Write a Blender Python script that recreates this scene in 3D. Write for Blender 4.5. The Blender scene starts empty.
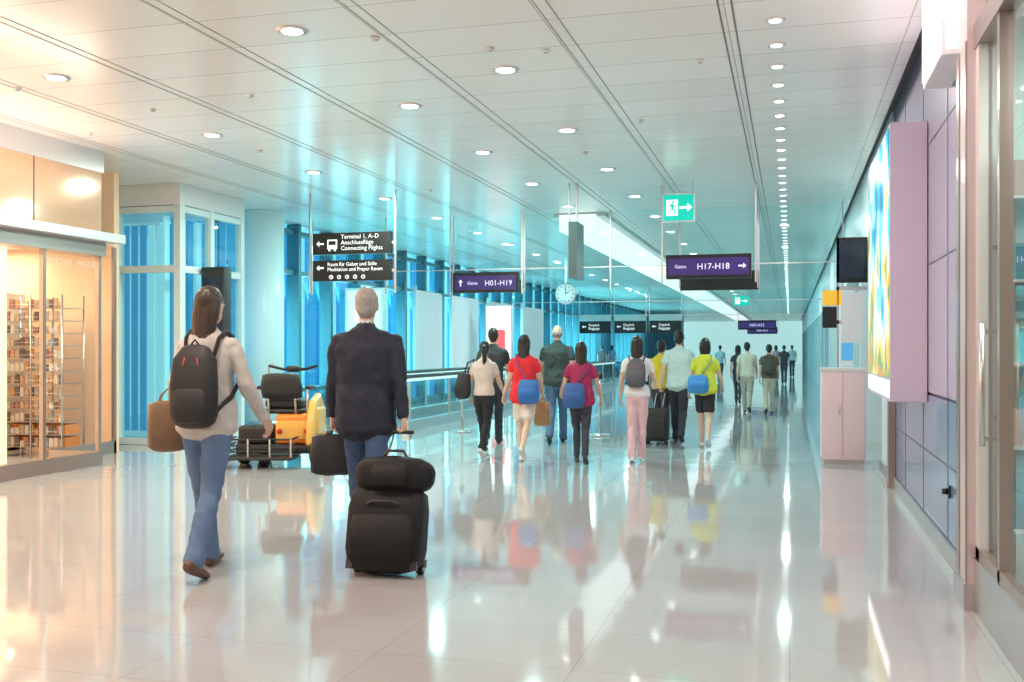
import bpy, bmesh, math, random
from mathutils import Vector, Matrix, noise
from mathutils.bvhtree import BVHTree
random.seed(4)
F=1000.0; HZ=348.0; HC=1.38; VPX=790.0
TH=math.atan((VPX-512)/F); CS,SN=math.cos(TH),math.sin(TH)
CZ=3.70
sc=bpy.context.scene
def ray(u,v):
    a=u-512
    return Vector((a*CS-F*SN, a*SN+F*CS, HZ-v))
def floor_pt(u,v):
    d=ray(u,v); s=HC/(v-HZ); return Vector((d.x*s,d.y*s,0)),s
# ---------------------------------------------------------------- materials
MATS={}
def mat(name,col,rough=0.5,metal=0.0,emit=None,es=0.0,spec=0.5,noise_amt=0.0,nscale=20,coat=0.0,bump=0.0):
    if name in MATS: return MATS[name]
    m=bpy.data.materials.new(name); m.use_nodes=True
    nt=m.node_tree; b=nt.nodes['Principled BSDF']
    b.inputs['Base Color'].default_value=(*col,1); b.inputs['Roughness'].default_value=rough
    b.inputs['Metallic'].default_value=metal
    b.inputs['Specular IOR Level'].default_value=spec
    b.inputs['Coat Weight'].default_value=coat
    if emit is not None:
        b.inputs['Emission Color'].default_value=(*emit,1); b.inputs['Emission Strength'].default_value=es
    if noise_amt>0 or bump>0:
        tc=nt.nodes.new('ShaderNodeTexCoord'); n=nt.nodes.new('ShaderNodeTexNoise'); n.inputs['Scale'].default_value=nscale
        n.inputs['Detail'].default_value=3
        nt.links.new(tc.outputs['Object'],n.inputs['Vector'])
        if noise_amt>0:
            mx=nt.nodes.new('ShaderNodeMix'); mx.data_type='RGBA'; 
            mx.inputs['A'].default_value=(*[c*(1-noise_amt) for c in col],1)
            mx.inputs['B'].default_value=(*[min(1,c*(1+noise_amt)) for c in col],1)
            nt.links.new(n.outputs['Fac'],mx.inputs['Factor']); nt.links.new(mx.outputs['Result'],b.inputs['Base Color'])
        if bump>0:
            bp=nt.nodes.new('ShaderNodeBump'); bp.inputs['Strength'].default_value=bump
            nt.links.new(n.outputs['Fac'],bp.inputs['Height']); nt.links.new(bp.outputs['Normal'],b.inputs['Normal'])
    MATS[name]=m; return m
def glass(name,tint=(0.9,0.97,0.96),r0=.05,r1=.7):
    if name in MATS: return MATS[name]
    m=bpy.data.materials.new(name); m.use_nodes=True; nt=m.node_tree; nt.nodes.clear()
    o=nt.nodes.new('ShaderNodeOutputMaterial'); t=nt.nodes.new('ShaderNodeBsdfTransparent'); g=nt.nodes.new('ShaderNodeBsdfGlossy')
    g.inputs['Roughness'].default_value=0.01; g.inputs['Color'].default_value=(1,1,1,1)
    t.inputs['Color'].default_value=(*tint,1)
    lw=nt.nodes.new('ShaderNodeLayerWeight'); lw.inputs['Blend'].default_value=.5
    pw=nt.nodes.new('ShaderNodeMath'); pw.operation='POWER'; pw.inputs[1].default_value=4
    mr=nt.nodes.new('ShaderNodeMapRange'); mr.inputs['To Min'].default_value=r0; mr.inputs['To Max'].default_value=r1
    nt.links.new(lw.outputs['Facing'],pw.inputs[0]); nt.links.new(pw.outputs[0],mr.inputs['Value'])
    mx=nt.nodes.new('ShaderNodeMixShader')
    nt.links.new(mr.outputs[0],mx.inputs[0]); nt.links.new(t.outputs[0],mx.inputs[1]); nt.links.new(g.outputs[0],mx.inputs[2])
    nt.links.new(mx.outputs[0],o.inputs['Surface']); MATS[name]=m; return m
# ---------------------------------------------------------------- builder
class B:
    def __init__(s): s.bm=bmesh.new(); s.mats=[]; s.M=Matrix.Identity(4)
    def mi(s,m):
        if m not in s.mats: s.mats.append(m)
        return s.mats.index(m)
    def v(s,p): return s.bm.verts.new(s.M@Vector(p))
    def face(s,vs,m,smooth=False):
        try:
            f=s.bm.faces.new(vs); f.material_index=s.mi(m); f.smooth=smooth; return f
        except ValueError: return None
    def box(s,x0,x1,y0,y1,z0,z1,m):
        if x0>x1:x0,x1=x1,x0
        if y0>y1:y0,y1=y1,y0
        if z0>z1:z0,z1=z1,z0
        c=[s.v(p) for p in [(x0,y0,z0),(x1,y0,z0),(x1,y1,z0),(x0,y1,z0),(x0,y0,z1),(x1,y0,z1),(x1,y1,z1),(x0,y1,z1)]]
        for q in [(0,3,2,1),(4,5,6,7),(0,1,5,4),(1,2,6,5),(2,3,7,6),(3,0,4,7)]: s.face([c[i] for i in q],m)
    def paneX(s,x,y0,y1,z0,z1,m): s.face([s.v(p) for p in [(x,y0,z0),(x,y1,z0),(x,y1,z1),(x,y0,z1)]],m)
    def paneY(s,y,x0,x1,z0,z1,m): s.face([s.v(p) for p in [(x0,y,z0),(x1,y,z0),(x1,y,z1),(x0,y,z1)]],m)
    def rbox(s,x0,x1,y0,y1,z0,z1,m,r=0.03,seg=3):
        t=bmesh.new(); bmesh.ops.create_cube(t,size=1)
        for v in t.verts: v.co=Vector(((x0+x1)/2+v.co.x*(x1-x0),(y0+y1)/2+v.co.y*(y1-y0),(z0+z1)/2+v.co.z*(z1-z0)))
        bmesh.ops.bevel(t,geom=t.edges[:],offset=r,segments=seg,profile=0.5,affect='EDGES')
        mp={v:s.v(v.co) for v in t.verts}
        for f in t.faces: s.face([mp[v] for v in f.verts],m,True)
        t.free()
    def tube(s,pts,rad,m,ref=(0,1,0),n=14,p=2.0,cap=True,smooth=True):
        pts=[Vector(q) for q in pts]; rad=[(r,r) if not isinstance(r,(tuple,list)) else tuple(r) for r in rad]
        ref=Vector(ref)
        if cap:
            t0=(pts[0]-pts[1]).normalized(); t1=(pts[-1]-pts[-2]).normalized()
            r0=min(rad[0]); r1=min(rad[-1])
            pts=[pts[0]+t0*r0*.5,pts[0]+t0*r0*.3]+pts+[pts[-1]+t1*r1*.3,pts[-1]+t1*r1*.5]
            rad=[(rad[0][0]*.45,rad[0][1]*.45),(rad[0][0]*.8,rad[0][1]*.8)]+rad+[(rad[-1][0]*.8,rad[-1][1]*.8),(rad[-1][0]*.45,rad[-1][1]*.45)]
        rings=[]
        N=len(pts)
        for i in range(N):
            t=(pts[min(i+1,N-1)]-pts[max(i-1,0)])
            if t.length<1e-7: t=Vector((0,0,1))
            t.normalize()
            sd=t.cross(ref)
            if sd.length<1e-4: sd=t.cross(Vector((1,0,0)))
            sd.normalize(); fw=sd.cross(t).normalized()
            ring=[]
            for k in range(n):
                a=2*math.pi*k/n; c,q=math.cos(a),math.sin(a)
                c=math.copysign(abs(c)**(2/p),c); q=math.copysign(abs(q)**(2/p),q)
                ring.append(s.v(pts[i]+sd*c*rad[i][0]+fw*q*rad[i][1]))
            rings.append(ring)
        for i in range(N-1):
            for k in range(n):
                s.face([rings[i][k],rings[i][(k+1)%n],rings[i+1][(k+1)%n],rings[i+1][k]],m,smooth)
        s.face(rings[0][::-1],m,smooth); s.face(rings[-1],m,smooth)
    def blob(s,c,r,m,R=None,u=16,w=10):
        c=Vector(c); R=R or Matrix.Identity(3)
        rows=[]
        for j in range(1,w):
            ph=math.pi*j/w
            rows.append([s.v(c+R@Vector((r[0]*math.sin(ph)*math.cos(2*math.pi*k/u),r[1]*math.sin(ph)*math.sin(2*math.pi*k/u),r[2]*math.cos(ph)))) for k in range(u)])
        top=s.v(c+R@Vector((0,0,r[2]))); bot=s.v(c-R@Vector((0,0,r[2])))
        for k in range(u):
            s.face([top,rows[0][k],rows[0][(k+1)%u]],m,True); s.face([bot,rows[-1][(k+1)%u],rows[-1][k]],m,True)
            for j in range(len(rows)-1): s.face([rows[j][k],rows[j+1][k],rows[j+1][(k+1)%u],rows[j][(k+1)%u]],m,True)
    def cyl(s,p0,p1,r,m,n=20):
        p0=Vector(p0);p1=Vector(p1); d=(p1-p0).normalized()
        ref=Vector((0,1,0)) if abs(d.y)<.9 else Vector((0,0,1))
        s.tube([p0,p1],[r,r],m,ref=ref,n=n,cap=False)
    def text(s,body,x,y,z,size,m,rot=None,align='LEFT',sx=1.0):
        cu=bpy.data.curves.new('t','FONT'); cu.body=body; cu.size=size; cu.align_x=align; cu.resolution_u=2; cu.space_line=.95
        o=bpy.data.objects.new('t',cu); sc.collection.objects.link(o); bpy.context.view_layer.update()
        me=bpy.data.meshes.new_from_object(o.evaluated_get(bpy.context.evaluated_depsgraph_get()))
        R=Matrix.Translation((x,y,z))@(rot or Matrix.Rotation(math.pi/2,4,'X'))
        vs=[s.v(R@Vector((v.co.x*sx,v.co.y,0))) for v in me.vertices]
        for pl in me.polygons: s.face([vs[i] for i in pl.vertices],m)
        bpy.data.objects.remove(o); bpy.data.meshes.remove(me)
    def done(s,name,bevel=0.0,recalc=True):
        if recalc: bmesh.ops.recalc_face_normals(s.bm,faces=s.bm.faces[:])
        me=bpy.data.meshes.new(name); s.bm.to_mesh(me); s.bm.free()
        for m in s.mats: me.materials.append(m)
        o=bpy.data.objects.new(name,me); sc.collection.objects.link(o)
        if bevel>0:
            md=o.modifiers.new('bevel','BEVEL'); md.width=bevel; md.segments=2; md.limit_method='ANGLE'
        return o
# ---------------------------------------------------------------- common mats
white=mat('white_paint',(.80,.80,.80),.4)
steel=mat('brushed_steel',(.62,.60,.60),.28,.9)
steel_l=mat('light_metal',(.74,.72,.72),.3,.4)
dark=mat('black_gloss',(.012,.012,.014),.25)
blackp=mat('black_plastic',(.02,.02,.022),.45,noise_amt=.2)
rubber=mat('rubber',(.015,.015,.015),.8)
signblk=mat('sign_black',(.006,.006,.008),.4)
txtw=mat('sign_text_white',(.9,.9,.9),.5,emit=(1,1,1),es=.6)
violet=mat('led_violet',(.02,.01,.08),.3,emit=(.06,.025,.20),es=.5)
ledtxt=mat('led_text',(.8,.7,.9),.5,emit=(.8,.72,1),es=.7)
green=mat('exit_green',(0,.5,.40),.4,emit=(0,.58,.45),es=.7)
exw=mat('exit_white',(.9,1,.95),.4,emit=(.85,1,.95),es=1.0)
gl_clear=glass('glass_clear',(.98,.98,.96),.03,.18)
gl_teal2=glass('glass_teal_light',(.74,.94,.93),.05,.45)
gl_smoke=glass('glass_smoke',(.82,.97,.95),.03,.35)
gl_blue=glass('glass_blue',(.60,.88,.95),.05,.45)
# floor
def floor_mat():
    m=bpy.data.materials.new('polished_tiles'); m.use_nodes=True; nt=m.node_tree; b=nt.nodes['Principled BSDF']
    tc=nt.nodes.new('ShaderNodeTexCoord'); br=nt.nodes.new('ShaderNodeTexBrick')
    br.offset=0; br.squash=1
    br.inputs['Color1'].default_value=(.455,.445,.45,1); br.inputs['Color2'].default_value=(.48,.47,.475,1)
    br.inputs['Mortar'].default_value=(.35,.345,.35,1); br.inputs['Scale'].default_value=1
    br.inputs['Mortar Size'].default_value=.0025; br.inputs['Brick Width'].default_value=.9; br.inputs['Row Height'].default_value=.6
    br.inputs['Mortar Smooth'].default_value=.2
    n=nt.nodes.new('ShaderNodeTexNoise'); n.inputs['Scale'].default_value=60; n.inputs['Detail'].default_value=4
    mx=nt.nodes.new('ShaderNodeMix'); mx.data_type='RGBA'; mx.blend_type='MULTIPLY'; mx.inputs['Factor'].default_value=.12
    nt.links.new(tc.outputs['Object'],br.inputs['Vector']); nt.links.new(tc.outputs['Object'],n.inputs['Vector'])
    nt.links.new(br.outputs['Color'],mx.inputs['A']); nt.links.new(n.outputs['Color'],mx.inputs['B'])
    nt.links.new(mx.outputs['Result'],b.inputs['Base Color'])
    b.inputs['Roughness'].default_value=.055; b.inputs['IOR'].default_value=2.2
    n2=nt.nodes.new('ShaderNodeTexNoise'); n2.inputs['Scale'].default_value=1.3
    bp=nt.nodes.new('ShaderNodeBump'); bp.inputs['Strength'].default_value=.025; bp.inputs['Distance'].default_value=.1
    nt.links.new(tc.outputs['Object'],n2.inputs['Vector']); nt.links.new(n2.outputs['Fac'],bp.inputs['Height']); nt.links.new(bp.outputs['Normal'],b.inputs['Normal'])
    return m
fm=floor_mat()
b=B(); b.box(-13,4.5,-8,92,-.1,0,fm); b.done('floor')
def ceil_mat():
    m=bpy.data.materials.new('metal_ceiling_panels'); m.use_nodes=True; nt=m.node_tree; p=nt.nodes['Principled BSDF']
    tc=nt.nodes.new('ShaderNodeTexCoord'); mp=nt.nodes.new('ShaderNodeMapping'); mp.inputs['Location'].default_value=(.43,0,0)
    br=nt.nodes.new('ShaderNodeTexBrick'); br.offset=0
    br.inputs['Color1'].default_value=(.86,.84,.82,1); br.inputs['Color2'].default_value=(.82,.80,.78,1); br.inputs['Mortar'].default_value=(.46,.45,.43,1)
    br.inputs['Scale'].default_value=1; br.inputs['Mortar Size'].default_value=.005; br.inputs['Brick Width'].default_value=1.25; br.inputs['Row Height'].default_value=.625
    nt.links.new(tc.outputs['Object'],mp.inputs[0]); nt.links.new(mp.outputs[0],br.inputs['Vector']); nt.links.new(br.outputs['Color'],p.inputs['Base Color'])
    p.inputs['Roughness'].default_value=.22; p.inputs['Metallic'].default_value=.0
    return m
cm=ceil_mat()
b=B(); b.box(-13,.92,-8,92,CZ,CZ+.1,cm)
slot=mat('ceiling_slot',(.16,.15,.15),.6)
for i,x in enumerate([-.43,-1.62,-2.87,-4.12,-5.37,-6.62,-7.6]):
    w=.012 if i<1 else .010; sl=slot if i<1 else mat('ceiling_slot_light',(.33,.32,.31),.6)
    b.box(x-.045,x-.045+w,-8,90,CZ-.003,CZ+.01,sl); b.box(x+.045,x+.045+w,-8,90,CZ-.003,CZ+.01,sl)
b.done('ceiling')
b=B(); b.box(.92,4.5,-8,92,CZ+.12,CZ+.2,slot); b.done('ceiling_gap_void')
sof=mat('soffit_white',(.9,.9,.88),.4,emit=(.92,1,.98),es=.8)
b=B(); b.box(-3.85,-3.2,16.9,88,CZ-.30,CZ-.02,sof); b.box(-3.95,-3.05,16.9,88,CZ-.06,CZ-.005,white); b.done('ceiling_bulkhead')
lampm=mat('lamp_lens',(1,1,1),.4,emit=(1,.97,.92),es=7)
lampr=mat('lamp_lens_small',(1,1,1),.4,emit=(1,.97,.94),es=3)
def light_area(name,loc,size,power,col,rot=(0,0,0),shape='DISK',sy=None,spread=math.pi):
    l=bpy.data.lights.new(name,'AREA'); l.energy=power; l.color=col; l.shape=shape; l.size=size; l.spread=spread
    if sy: l.shape='RECTANGLE'; l.size_y=sy
    o=bpy.data.objects.new(name,l); o.location=loc; o.rotation_euler=rot; sc.collection.objects.link(o); return o
b=B(); bs=B()
WARM=(1,.77,.62); COOL=(.58,1,.93)
def mixc(t): return tuple(WARM[i]*(1-t)+COOL[i]*t for i in range(3))
pos=[]
for k in range(-5,16):
    pos+= [(-3.5,6.6+2.35*k),(-2.28,8.0+2.4*k),(-6.05,7.2+2.4*k)]
for (x,y) in pos:
    if y<-7 or y>60: continue
    b.cyl((x,y,CZ-.010),(x,y,CZ+.02),.115,steel_l,24); b.cyl((x,y,CZ-.013),(x,y,CZ),.078,lampm,24)
    k=round((y-6.6)/2.35)
    if x==-2.28: 
        continue
    if x==-3.5 and k%2==0: continue
    if x==-6.05 and k%2==1: continue
    t=min(1,max(0,(y-4)/6)) if x==-3.5 else min(1,max(0,(y-8)/6)); 
    light_area('downlight_lamp',(x,y,CZ-.03),.16,(82 if y<12 else 112) if y>3 else 62,mixc(t))
b.done('ceiling_downlights')
y=5.5
while y<70:
    bs.cyl((-.1,y,CZ-.01),(-.1,y,CZ+.02),.07,steel_l,16); bs.cyl((-.1,y,CZ-.014),(-.1,y,CZ),.045,lampr,16); y+=.6
bs.done('ceiling_spotlight_row')
for yy in (1.3,5.5,9.7,13.9,19,26,36): light_area('spot_row_lamp',(-.1,yy,CZ-.03),.16,38 if yy<12 else 45,(1,.80,.80) if yy<12 else (.78,1,.96))
b=B()
for (u,v) in [(490,48),(17,88),(375,37),(152,109),(585,152),(700,60),(90,133),(430,190),(260,150),(640,120),(545,50),(250,95)]:
    d=ray(u,v); s=(CZ-HC)/d.z; x,yy=d.x*s,d.y*s
    b.cyl((x,yy,CZ-.02),(x,yy,CZ+.005),.035,white,16); b.cyl((x,yy,CZ-.03),(x,yy,CZ-.018),.018,steel,12)
b.done('smoke_detectors')
# ---------------------------------------------------------------- right wall
lav=mat('lavender_panel',(.50,.47,.64),.22,.1,coat=.3)
blug=mat('bluegrey_steel_panel',(.26,.31,.48),.22,.2,noise_amt=.06,nscale=3,coat=.3)
farw=mat('far_wall_pale',(.66,.75,.75),.3)
brz=mat('bronze_trim',(.42,.33,.30),.3,.7)
seam=mat('panel_seam',(.12,.12,.16),.6)
pkt=mat('pinkish_pilaster',(.62,.54,.54),.3,.2)
b=B()
b.box(1.0,1.25,6.0,10.9,1.05,CZ-.12,lav); b.box(1.0,1.25,6.0,10.9,.12,1.03,blug); b.box(1.02,1.25,6.0,10.9,0,CZ+.1,seam)
for yy in (7.1,8.35,9.6): b.box(.997,1.01,yy-.006,yy+.006,.12,CZ-.12,seam)
for zz in (2.0,2.9): b.box(.997,1.01,6.0,10.9,zz-.005,zz+.005,seam)
b.box(.997,1.01,6.0,10.9,.6,.61,seam)
b.box(1.0,1.3,10.9,11.4,0,CZ+.1,farw)
b.box(1.35,1.5,11.4,92,0,CZ+.1,farw)
for k in range(20):
    yy=11.4+4*k
    b.box(1.0,1.4,yy,yy+.6,0,CZ+.1,farw); b.box(1.0,1.4,yy+.6,yy+4,2.55,CZ+.1,white)
    b.box(1.30,1.36,yy+.8,yy+3.8,.1,2.5,mat('gate_panel',(.45,.60,.64),.25) if k%2 else lav)
b.done('wall_right')
b=B(); b.box(.975,.996,6.06,10.9,0,.12,steel); b.box(.975,.996,11.4,12,0,.12,steel); b.done('baseboard_right')
b=B(); b.box(.90,1.02,5.86,6.02,0,CZ+.1,pkt); b.box(.90,.99,5.72,5.86,0,CZ+.1,pkt); b.box(.893,.93,5.95,6.03,0,3.0,brz); b.box(.892,.90,5.72,5.75,0.14,3.0,brz); b.box(.88,1.0,5.70,6.05,0,.14,steel); b.done('trim_pilaster')
b=B(); b.box(.93,.996,10.45,10.62,0,.96,brz); b.done('trim_post')
b=B()
b.box(.93,1.01,-6,5.72,0,.28,steel); b.box(.93,1.05,-6,5.72,2.95,3.08,brz); b.box(1.0,1.1,-6,5.72,3.08,CZ+.1,white)
b.box(.86,1.0,-6,5.7,3.3,3.42,white)
b.box(.94,.985,5.62,5.72,.28,2.95,steel_l)
for yy in (5.12,3.2,1.3,-.6,-2.5): b.box(.94,1.0,yy-.025,yy+.025,.28,2.95,brz)
b.box(.94,.985,-6,5.72,.28,.34,brz); b.cyl((.90,5.3,.9),(.90,5.3,1.5),.014,steel,10); b.box(.90,.97,5.29,5.31,.93,.95,steel); b.box(.90,.97,5.29,5.31,1.45,1.47,steel)
b.done('trim_shopfront_right')
b=B(); b.paneX(.975,-6,5.72,.28,2.95,glass('glass_shop_right',(.88,.98,.95),.14,.6)); b.done('window_1')
shopw=mat('shop_wall',(.66,.80,.76),.3)
b=B(); b.box(4.3,4.4,-6,6.5,0,CZ,shopw); b.box(1.03,4.4,5.76,5.85,0,CZ,shopw); b.box(1.02,4.4,-6,5.7,3.1,3.2,white)
b.box(1.35,1.39,5.72,5.76,.0,3.0,brz); b.box(1.03,1.35,5.74,5.76,1.0,1.03,steel); b.box(1.03,1.33,5.74,5.76,1.9,1.92,brz)
b.done('wall_shop_right')
b=B()
for k in range(5):
    z=.45+.42*k; b.box(1.06,1.32,5.5,5.74,z,z+.015,steel_l)
    for j in range(3):
        c=[(.10,.25,.30),(.55,.35,.30),(.20,.45,.42)][(j+k)%3]; b.box(1.08+.085*j,1.14+.085*j,5.55,5.66,z+.015,z+.2,mat('perfume_%d'%((j+k)%3),c,.2))
b.box(1.05,1.06,5.5,5.74,.0,2.4,steel_l); b.box(1.32,1.33,5.5,5.74,.0,2.4,steel_l); b.done('window_display_shelf')
light_area('shop_right_lamp',(2.0,4.0,3.05),1.0,80,(.88,1,.94),sy=2.5)
b=B()
for k in range(5):
    b.box(3.7,4.25,2+.0,5.6,.4+.45*k,.43+.45*k,white)
    for j in range(18): 
        c=random.choice([(.7,.2,.2),(.2,.4,.7),(.8,.7,.3),(.3,.6,.5),(.8,.8,.8)]); yy=2.1+.19*j
        b.box(3.8,3.95,yy,yy+.12,.43+.45*k,.43+.45*k+random.uniform(.15,.3),mat('goods_%d'%int(c[0]*10+c[2]*100),c,.5))
b.box(3.7,4.25,1.95,2.0,0,2.5,white); b.box(3.7,4.25,5.6,5.65,0,2.5,white)
b.done('shop_display_shelf')
lit=mat('lightbox_white',(1,1,1),.4,emit=(1,.95,1),es=1.2)
b=B(); b.box(.83,.995,6.15,6.95,3.05,3.66,white); b.box(.82,.83,6.18,6.92,3.08,3.63,lit); b.box(.86,.97,6.14,6.15,3.08,3.63,lit)
b.done('illuminated_shop_sign',.006)
def ad_mat():
    m=bpy.data.materials.new('advert_screen'); m.use_nodes=True; nt=m.node_tree; p=nt.nodes['Principled BSDF']
    tc=nt.nodes.new('ShaderNodeTexCoord'); n=nt.nodes.new('ShaderNodeTexNoise'); n.inputs['Scale'].default_value=1.6; n.inputs['Detail'].default_value=4
    mp=nt.nodes.new('ShaderNodeMapping'); mp.inputs['Scale'].default_value=(1,1.3,.9)
    sp=nt.nodes.new('ShaderNodeSeparateXYZ'); mr=nt.nodes.new('ShaderNodeMapRange'); mr.inputs['From Min'].default_value=1.1; mr.inputs['From Max'].default_value=3.0
    mr.inputs['To Min'].default_value=.11; mr.inputs['To Max'].default_value=-.10
    ad=nt.nodes.new('ShaderNodeMath'); ad.operation='ADD'
    cr=nt.nodes.new('ShaderNodeValToRGB'); e=cr.color_ramp.elements; e[0].position=.28; e[0].color=(.01,.14,.42,1); e[1].position=.78; e[1].color=(.6,.15,.1,1)
    for p_,c in [(.38,(.02,.42,.62,1)),(.46,(.15,.70,.82,1)),(.52,(.85,.95,.97,1)),(.56,(.8,.85,.5,1)),(.60,(.9,.55,.05,1)),(.64,(.12,.4,.2,1)),(.70,(.85,.35,.05,1))]:
        x=e.new(p_); x.color=c
    nt.links.new(tc.outputs['Object'],mp.inputs[0]); nt.links.new(mp.outputs[0],n.inputs[0]); nt.links.new(tc.outputs['Object'],sp.inputs[0]); nt.links.new(sp.outputs['Z'],mr.inputs['Value'])
    nt.links.new(n.outputs['Fac'],ad.inputs[0]); nt.links.new(mr.outputs[0],ad.inputs[1]); nt.links.new(ad.outputs[0],cr.inputs[0])
    nt.links.new(cr.outputs[0],p.inputs['Emission Color']); p.inputs['Emission Strength'].default_value=1.25; p.inputs['Base Color'].default_value=(.02,.02,.02,1); p.inputs['Roughness'].default_value=.3
    p.inputs['Specular IOR Level'].default_value=.05
    return m
adm=ad_mat()
boxw=mat('advert_housing',(.64,.57,.71),.35)
b=B(); b.box(.73,.995,8.08,10.15,.97,3.09,boxw); b.box(.722,.73,8.12,10.11,1.15,3.06,adm); b.box(.722,.731,8.12,10.11,1.0,1.13,lit)
b.done('advert_lightbox',.008)
pk=mat('cabinet_pink',(.74,.56,.60),.35)
b=B(); b.rbox(.36,.86,12.45,13.0,.05,1.12,pk,.015); b.box(.35,.87,12.44,13.01,1.10,1.14,steel_l); b.box(.38,.84,12.47,12.98,0,.06,steel)
b.box(.60,.603,12.446,12.452,.08,1.08,seam); b.cyl((.56,12.43,.6),(.56,12.43,.72),.006,steel)
b.done('service_cabinet')
yl=mat('yellow_sign',(.85,.45,.03),.4,emit=(.9,.5,.05),es=.4)
b=B(); b.box(.60,.99,14.0,14.1,2.25,2.85,signblk); b.box(.63,.95,13.99,14.0,2.3,2.8,mat('screen_dark',(.02,.03,.05),.15)); 
b.box(.42,.66,14.0,14.08,1.95,2.15,yl); b.box(.42,.60,14.0,14.08,1.65,1.93,signblk); b.box(.60,.63,14.0,14.06,1.0,2.85,steel); b.box(.6,.99,14.0,14.06,2.15,2.2,steel)
b.box(.60,.9,14.0,14.06,1.7,1.75,steel); b.box(.66,.92,13.98,14.04,1.45,2.12,white)
b.box(.585,.645,14.0,14.06,0,1.0,steel)
b.done('gate_information_display')
b=B(); b.rbox(.72,.95,16.0,16.3,0,2.3,white,.02); b.box(.75,.92,15.985,16.0,1.2,2.1,mat('screen_blue',(.05,.2,.4),.2,emit=(.1,.35,.6),es=.8)); b.box(.7,.97,15.95,16.35,0,.05,steel); b.done('information_totem')
b=B(); b.cyl((.95,7.0,.45),(.985,7.0,.45),.02,dark,16); b.box(.985,.996,6.96,7.04,.41,.49,dark); b.done('wall_socket')
# ---------------------------------------------------------------- left store
peach=mat('peach_glossy_panel',(.78,.52,.34),.12,.1,coat=.6)
backlit=mat('backlit_cream_panel',(.9,.76,.56),.4,emit=(1,.72,.44),es=.62)
shelfback=mat('shop_interior_wall_glow',(.78,.55,.36),.5,emit=(1,.64,.36),es=.20)  # warm shop glow put into the wall material as weak emission
XL=-7.85; XS=-8.55
b=B(); b.box(XL-.25,XL,-6,10.1,2.72,CZ-.25,peach); b.box(XL-.3,XL+.02,-6,10.12,CZ-.25,CZ-.002,steel_l)
for yy in (9.0,7.9,6.8,5.7,4.6): b.box(XL-.2,XL+.005,yy-.006,yy+.006,2.72,CZ-.25,seam)
b.box(XL-.3,XL+.22,-6,10.25,2.62,2.72,steel_l); b.box(XL-.2,XL+.05,-6,10.12,2.46,2.62,brz)
b.box(-12,XL-.26,9.99,10.1,2.72,CZ-.002,peach)
b.done('wall_left')
b=B(); b.box(XL-.06,XL+.02,-6,10.1,0,.16,brz); b.box(XS,XL-.06,10.05,10.1,0,.16,brz); b.box(XS-.04,XS,10.1,11.3,0,.16,brz)
for yy in (10.06,9.15,7.6,6.0,4.4,2.8): b.box(XL-.04,XL+.01,yy-.025,yy+.025,.1,2.48,brz)
b.box(XS-.04,XS,11.25,11.3,0,2.7,brz)
b.done('trim_shopfront_left')
b=B(); b.paneX(XL-.02,-6,10.1,.16,2.46,gl_clear); b.done('window_2')
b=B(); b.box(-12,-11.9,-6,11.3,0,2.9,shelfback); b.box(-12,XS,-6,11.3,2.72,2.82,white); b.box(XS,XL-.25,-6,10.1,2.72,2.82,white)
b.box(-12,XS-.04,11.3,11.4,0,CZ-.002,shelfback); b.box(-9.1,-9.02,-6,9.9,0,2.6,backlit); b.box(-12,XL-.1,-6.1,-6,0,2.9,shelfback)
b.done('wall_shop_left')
b=B(); b.paneX(XS-.02,10.1,11.3,.16,2.7,gl_clear); b.done('window_3')
b=B(); b.text('BÜCHER · PRESSE',XL+.02,9.2,2.31,.10,mat('gold_text',(.65,.5,.38),.4,emit=(.8,.6,.4),es=.3),rot=Matrix.Rotation(math.pi/2,4,'Z')@Matrix.Rotation(math.pi/2,4,'X'))
b.done('shop_lettering')
light_area('shop_left_lamp',(-10.3,10.3,2.68),.8,75,(1,.77,.54),sy=1.4)
light_area('shop_left_lamp',(-8.5,7,2.68),.4,120,(1,.68,.44),sy=6)
b=B()
for x in (-9.75,-9.25,-8.78):
    for y0 in (10.55,10.95): b.cyl((x,y0,0),(x,y0,2.05),.012,steel,8)
cols=[(.55,.34,.22),(.60,.50,.40),(.35,.18,.14),(.70,.64,.55),(.15,.12,.12),(.50,.40,.30),(.30,.34,.37),(.58,.32,.16),(.65,.62,.60)]
for k in range(12):
    z=.12+.16*k
    b.box(-9.75,-8.78,10.55,10.95,z,z+.008,steel); b.cyl((-9.75,10.54,z+.05),(-8.78,10.54,z+.05),.004,steel,6)
    for j in range(13):
        x0=-9.73+.073*j; c=random.choice(cols); cm2=mat('mag_%.2f_%.2f'%(c[0],c[1]),c,.4)
        b.box(x0,x0+.055,10.58,10.60,z+.01,z+random.uniform(.08,.135),cm2)
        if k<2: b.box(x0,x0+.06,10.62,10.9,z+.01,z+.13,mat('goods_orange',(.75,.25,.06),.4))
b.done('magazine_rack')
b=B()
for i in range(3):
    x0=-9.95-.5*i
    b.box(x0-.42,x0,10.9,11.25,.02,.06,white); b.box(x0-.42,x0-.40,10.9,11.25,0,2.1,white); b.box(x0-.02,x0,10.9,11.25,0,2.1,white)
    for k in range(6): 
        z=.3+.33*k; b.box(x0-.4,x0-.02,10.9,11.25,z,z+.02,white)
        for j in range(5):
            c=random.choice(cols); b.box(x0-.38+.07*j,x0-.33+.07*j,10.95,11.1,z+.02,z+random.uniform(.12,.25),mat('mag_%.2f_%.2f'%(c[0],c[1]),c,.4))
b.done('book_display')
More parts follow.
